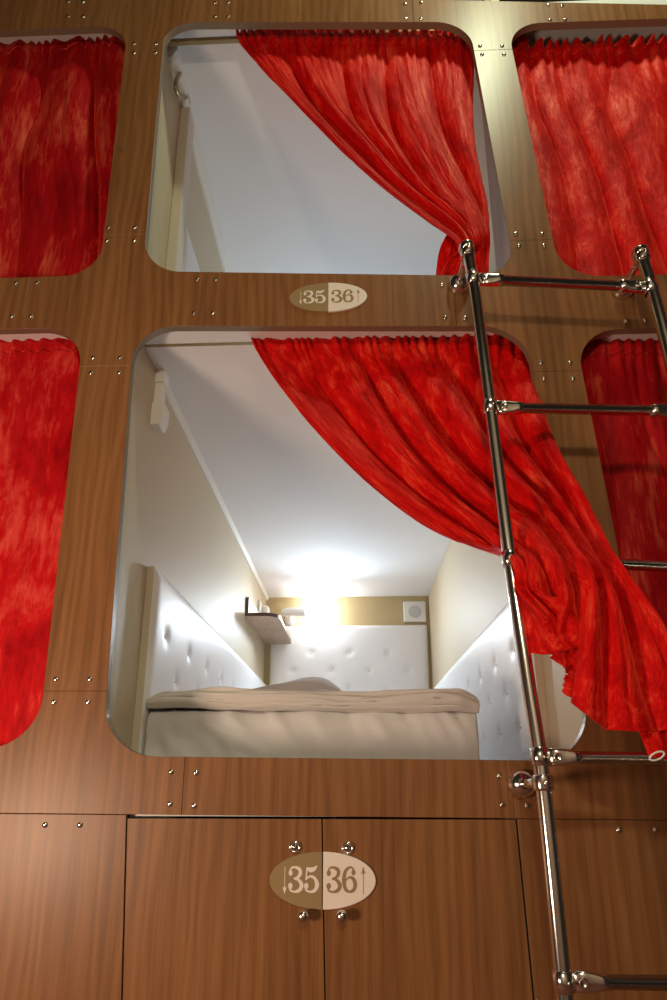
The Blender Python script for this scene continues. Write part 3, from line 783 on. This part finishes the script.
# ------------------------------------------------------------------ padded wall panels
def padded(name, o0, ax, ay, an, w, h, th, buttons, label, rows_z=None):
    """upholstered board: origin o0, width axis ax, height axis ay, outward normal an; buttons as (a, b) in metres"""
    o0, ax, ay, an = Vector(o0), Vector(ax), Vector(ay), Vector(an)
    root = empty(name, o0 + ax * w / 2, label, 'padded panel', 'white buttoned panels around the lower bed')
    nx, nz = max(20, int(w / .012)), max(20, int(h / .012)); bm = B(); V = []
    def depth(a, b):
        e = min(a, w - a, b, h - b); d = th * (1 - .35 * math.exp(-e / .012))
        for (p, q_) in buttons:
            r2 = (a - p) ** 2 + (b - q_) ** 2
            if r2 < .01: d -= .0065 * math.exp(-r2 / .00026) + .0018 * math.exp(-r2 / .0012)
        return d
    for j in range(nz + 1):
        V.append([bm.verts.new(o0 + ax * (w * i / nx) + ay * (h * j / nz) + an * depth(w * i / nx, h * j / nz)) for i in range(nx + 1)])
    for j in range(nz):
        for i in range(nx): bm.faces.new((V[j][i], V[j][i + 1], V[j + 1][i + 1], V[j + 1][i])).smooth = True
    # sides and back
    loop = [V[0][i] for i in range(nx + 1)] + [V[j][nx] for j in range(1, nz + 1)] + [V[nz][i] for i in range(nx - 1, -1, -1)] + [V[j][0] for j in range(nz - 1, 0, -1)]
    back = [bm.verts.new(v.co - an * ((v.co - o0).dot(an) - .0005)) for v in loop]
    for k in range(len(loop)):
        f = bm.faces.new((loop[k], loop[(k + 1) % len(loop)], back[(k + 1) % len(loop)], back[k])); f.material_index = 1
    bmesh.ops.recalc_face_normals(bm, faces=bm.faces)
    obj('cushion_face', bm, [LEATHER, LEDGE], root)
    for (p, q_) in buttons:
        bm = B(); c = o0 + ax * p + ay * q_ + an * (depth(p, q_) - .0005)
        lathe(bm, c, an, [(.0065, 0), (.006, .0022), (.004, .0038), (0, .0045)], 14); obj('button', bm, LEATHER, root)
    return root
def grid_buttons(h0, dz, a0, da, w, h, stag=.5):
    out = []; k = 0; z = h0
    while z > .03:
        a = a0 + (da * stag if k % 2 else 0)
        while a > .06: a -= da
        while a < w - .04:
            if a > .04: out.append((a, z))
            a += da
        z -= dz; k += 1
    return out
zb = .992
wL = YB - .06 - .25
padded('padded_panel', (-.55, .25, zb), (0, 1, 0), (0, 0, 1), (1, 0, 0), wL, 1.550 - zb, .030, grid_buttons(1.386 - zb, .107, .117, .228, wL, 1.55 - zb), 'white buttoned padded panel on the left bunk wall')
padded('padded_panel', (.47, .25, zb), (0, 1, 0), (0, 0, 1), (-1, 0, 0), wL, 1.500 - zb, .030, grid_buttons(1.350 - zb, .106, .158, .216, wL, 1.5 - zb), 'white buttoned padded panel on the right bunk wall')
padded('padded_panel', (-.512, YB, zb), (1, 0, 0), (0, 0, 1), (0, -1, 0), .960, 1.918 - zb, .036, grid_buttons(1.746 - zb, .110, .017 + .236, .234, .96, 1.918 - zb), 'white buttoned padded headboard panel on the end wall under the lamp')
# upper bunk, a corner of the same padded panel
padded('padded_panel', (-.585, .335, ZC1 + .11), (0, 1, 0), (0, 0, 1), (1, 0, 0), 1.9, 2.835 - ZC1 - .11, .030, [(.2, .4), (.43, .4)], 'white padded panel glimpsed behind the upper bunk batten')

# ------------------------------------------------------------------ shelf, socket, lamp, speaker, cable cover, hook
SX0, SX1, SY0, SY1, SZ = -.5495, -.378, 1.625, 2.262, 1.800
sh = empty('corner_shelf', (SX0, 1.95, SZ), 'small brown corner shelf with rounded end on the left bunk wall', 'shelf')
pts = [(SX0, SY0)]
rc = .075
for k in range(13):
    t = -math.pi / 2 + math.pi / 2 * k / 12; pts.append((SX1 - rc + rc * math.cos(t), SY0 + rc + rc * math.sin(t)))
rc2 = .03
for k in range(7):
    t = math.pi / 2 * k / 6; pts.append((SX1 - rc2 + rc2 * math.cos(t), SY1 - rc2 + rc2 * math.sin(t)))
pts.append((SX0, SY1))
bm = B(); a = [bm.verts.new((x, y, SZ)) for x, y in pts]; b = [bm.verts.new((x, y, SZ + .018)) for x, y in pts]
f1, f2 = bm.faces.new(a), bm.faces.new(b)
for i in range(len(pts)):
    f = bm.faces.new((a[i], a[(i + 1) % len(pts)], b[(i + 1) % len(pts)], b[i])); f.material_index = 1
bmesh.ops.triangulate(bm, faces=[f1, f2]); bmesh.ops.recalc_face_normals(bm, faces=bm.faces)
obj('shelf_board', bm, [SHELFWOOD, SHELFEDGE], sh)
pts = [(SY0, SZ + .0181)]
hb = .092; rc = .03
for k in range(9):
    t = math.pi - math.pi / 2 * k / 8; pts.append((SY0 + rc + rc * math.cos(t), SZ + .018 + hb - rc + rc * math.sin(t)))
pts += [(SY1, SZ + .018 + hb), (SY1, SZ + .0181)]
bm = B(); a = [bm.verts.new((SX0, y, z)) for y, z in pts]; b = [bm.verts.new((SX0 + .016, y, z)) for y, z in pts]
f1, f2 = bm.faces.new(a), bm.faces.new(b)
for i in range(len(pts)):
    f = bm.faces.new((a[i], a[(i + 1) % len(pts)], b[(i + 1) % len(pts)], b[i])); f.material_index = 1
bmesh.ops.triangulate(bm, faces=[f1, f2]); bmesh.ops.recalc_face_normals(bm, faces=bm.faces)
obj('back_rail', bm, [TRIMW, SHELFEDGE], sh, label='upright back piece with rounded top')
# socket on the wall above the shelf
so = empty('wall_socket', (SX0, 2.12, 1.95), 'white wall socket with a plug above the corner shelf', 'socket')
bm = B(); box(bm, (-.5495, 1.99, 1.914), (-.536, 2.16, 2.00), .004); obj('cover_plate', bm, PLASTIC, so)
bm = B(); box(bm, (-.5359, 2.05, 1.925), (-.498, 2.12, 1.985), .01, 3); obj('plug', bm, PLASTIC, so, smooth=True)

lm = empty('reading_lamp', (-.40, YB, 1.98), 'white glowing reading lamp on the end wall above the headboard', 'lamp')
bm = B(); lathe(bm, (-.395, YB - .0005, 1.958), (0, -1, 0), [(0, 0), (.036, 0), (.036, .012), (.030, .024), (.016, .032), (0, .034)], 24); obj('base', bm, PLASTIC, lm)
bm = B(); tube(bm, [(-.395, YB - .03, 1.96), (-.395, YB - .06, 1.975), (-.390, YB - .085, 1.988)], .009, 12); obj('arm', bm, PLASTIC, lm)
bm = B(); lathe(bm, (-.44, YB - .088, 1.990), (1, -.02, 0), [(0, 0), (.016, .002), (.024, .010), (.026, .03), (.027, .09), (.032, .125), (.036, .15), (.031, .15), (.024, .12), (0, .118)], 24); obj('lamp_head', bm, PLASTIC, lm)
bm = B(); bmesh.ops.create_uvsphere(bm, u_segments=20, v_segments=12, radius=.030, matrix=Matrix.Translation((-.262, YB - .091, 1.990))); obj('bulb', bm, BULB, lm, smooth=True, label='glowing white bulb')

sp = empty('wall_speaker', (.379, YB, 2.006), 'square white speaker plate with round grille high on the end wall', 'speaker')
sx, sz = .379, 2.006
bm = B(); box(bm, (sx - .068, YB - .022, sz - .066), (sx + .068, YB - .0005, sz + .066), .006, 3); obj('frame', bm, PLASTIC, sp)
bm = B(); lathe(bm, (sx, YB - .0221, sz - .002), (0, -1, 0), [(0, .0), (.040, 0), (.040, .003), (.037, .003)] + [(r, .0005 if i % 2 else .0032) for i, r in enumerate([.033, .030, .026, .023, .019, .016, .012, .009, .005])] + [(0, .003)], 28); obj('grille', bm, PLASTICG, sp, label='round grey grille')

cc = empty('cable_cover', (-.53, .19, ZC1), 'boxy white cable cover fixed at the lower bunk ceiling corner', 'cable cover')
bm = B(); box(bm, (-.5505, .180, 2.075), (-.524, .215, ZC1 - .0002), .001); obj('top_box', bm, PLASTIC, cc)
bm = B(); box(bm, (-.5505, .184, 2.005), (-.528, .212, 2.0745), .001); obj('duct', bm, PLASTIC, cc)
bm = B(); prism(bm, [(-.5505, 2.0045), (-.516, 2.0045), (-.516, 1.958), (-.526, 1.935), (-.5505, 1.935)], .174, .222, 0, 0)
bmesh.ops.bevel(bm, geom=[e for e in bm.edges if len(e.link_faces) == 2 and e.calc_face_angle(0) > .5], offset=.001, segments=1, affect='EDGES'); obj('sensor_box', bm, PLASTIC, cc)

hk = empty('wall_hook', (-.58, .25, 3.20), 'small curved metal hook at the top of the upper bunk wall', 'hook')
h0 = [atX(*p, -.565) for p in ((181, 72), (177, 78), (175.5, 86), (177.5, 93), (182, 97), (187, 97))]
bm = B(); tube(bm, spline(h0, 6), .006, 12); obj('hook_arm', bm, BRASS, hk)
p = atX(187, 97, -.565); bm = B(); box(bm, (-.5845, p.y - .016, p.z - .012), (-.556, p.y + .016, p.z + .012), .003); obj('hook_plate', bm, BRASS, hk)

# ------------------------------------------------------------------ lights
def point(name, loc, power, col, r):
    l = bpy.data.lights.new(name, 'POINT'); l.energy = power; l.color = col; l.shadow_soft_size = r
    o = bpy.data.objects.new(name, l); COL.objects.link(o); o.location = loc; return o
def area(name, loc, target, power, col, sx_, sy_):
    l = bpy.data.lights.new(name, 'AREA'); l.energy = power; l.color = col; l.shape = 'RECTANGLE'; l.size = sx_; l.size_y = sy_
    o = bpy.data.objects.new(name, l); COL.objects.link(o); o.location = loc
    o.rotation_euler = (Vector(target) - Vector(loc)).to_track_quat('-Z', 'Y').to_euler(); return o
def spot(name, loc, target, power, col, r, ang=165, blend=1):
    l = bpy.data.lights.new(name, 'SPOT'); l.energy = power; l.color = col; l.shadow_soft_size = r; l.spot_size = math.radians(ang); l.spot_blend = blend
    o = bpy.data.objects.new(name, l); COL.objects.link(o); o.location = loc
    o.rotation_euler = (Vector(target) - Vector(loc)).to_track_quat('-Z', 'Y').to_euler(); return o
point('reading_lamp_glow', (-.205, YB - .085, 1.985), 3.2, (.95, .97, 1), .03)
spot('reading_lamp_light', (-.16, YB - .22, 1.92), (.0, .9, 1.45), 28, (.72, .88, 1), .04)
spot('upper_bunk_lamp_light', (-.20, YB - .3, 3.0), (0, .9, 2.5), 41, (.66, .83, 1), .05)
point('corridor_lamp_light', (.02, -1.55, 1.86), 25, (1, .88, .60), .05)
point('corridor_ceiling_light', (.55, -.62, 3.90), 40, (.90, 1, .66), .06)
area('low_corridor_light', (-1.25, -1.2, .80), (-.1, 0, 1.15), 18, (1, .71, .50), .3, .3)
w = bpy.data.worlds.new('world'); SC.world = w; w.use_nodes = True
w.node_tree.nodes['Background'].inputs[0].default_value = (.9, .7, .55, 1); w.node_tree.nodes['Background'].inputs[1].default_value = .02

SC.view_settings.view_transform = 'Standard'; SC.view_settings.look = 'None'
SC.view_settings.exposure = 0; SC.view_settings.gamma = 1; SC.view_settings.use_curve_mapping = False
SC.cycles.max_bounces = 12; SC.cycles.diffuse_bounces = 6; SC.cycles.use_denoising = True
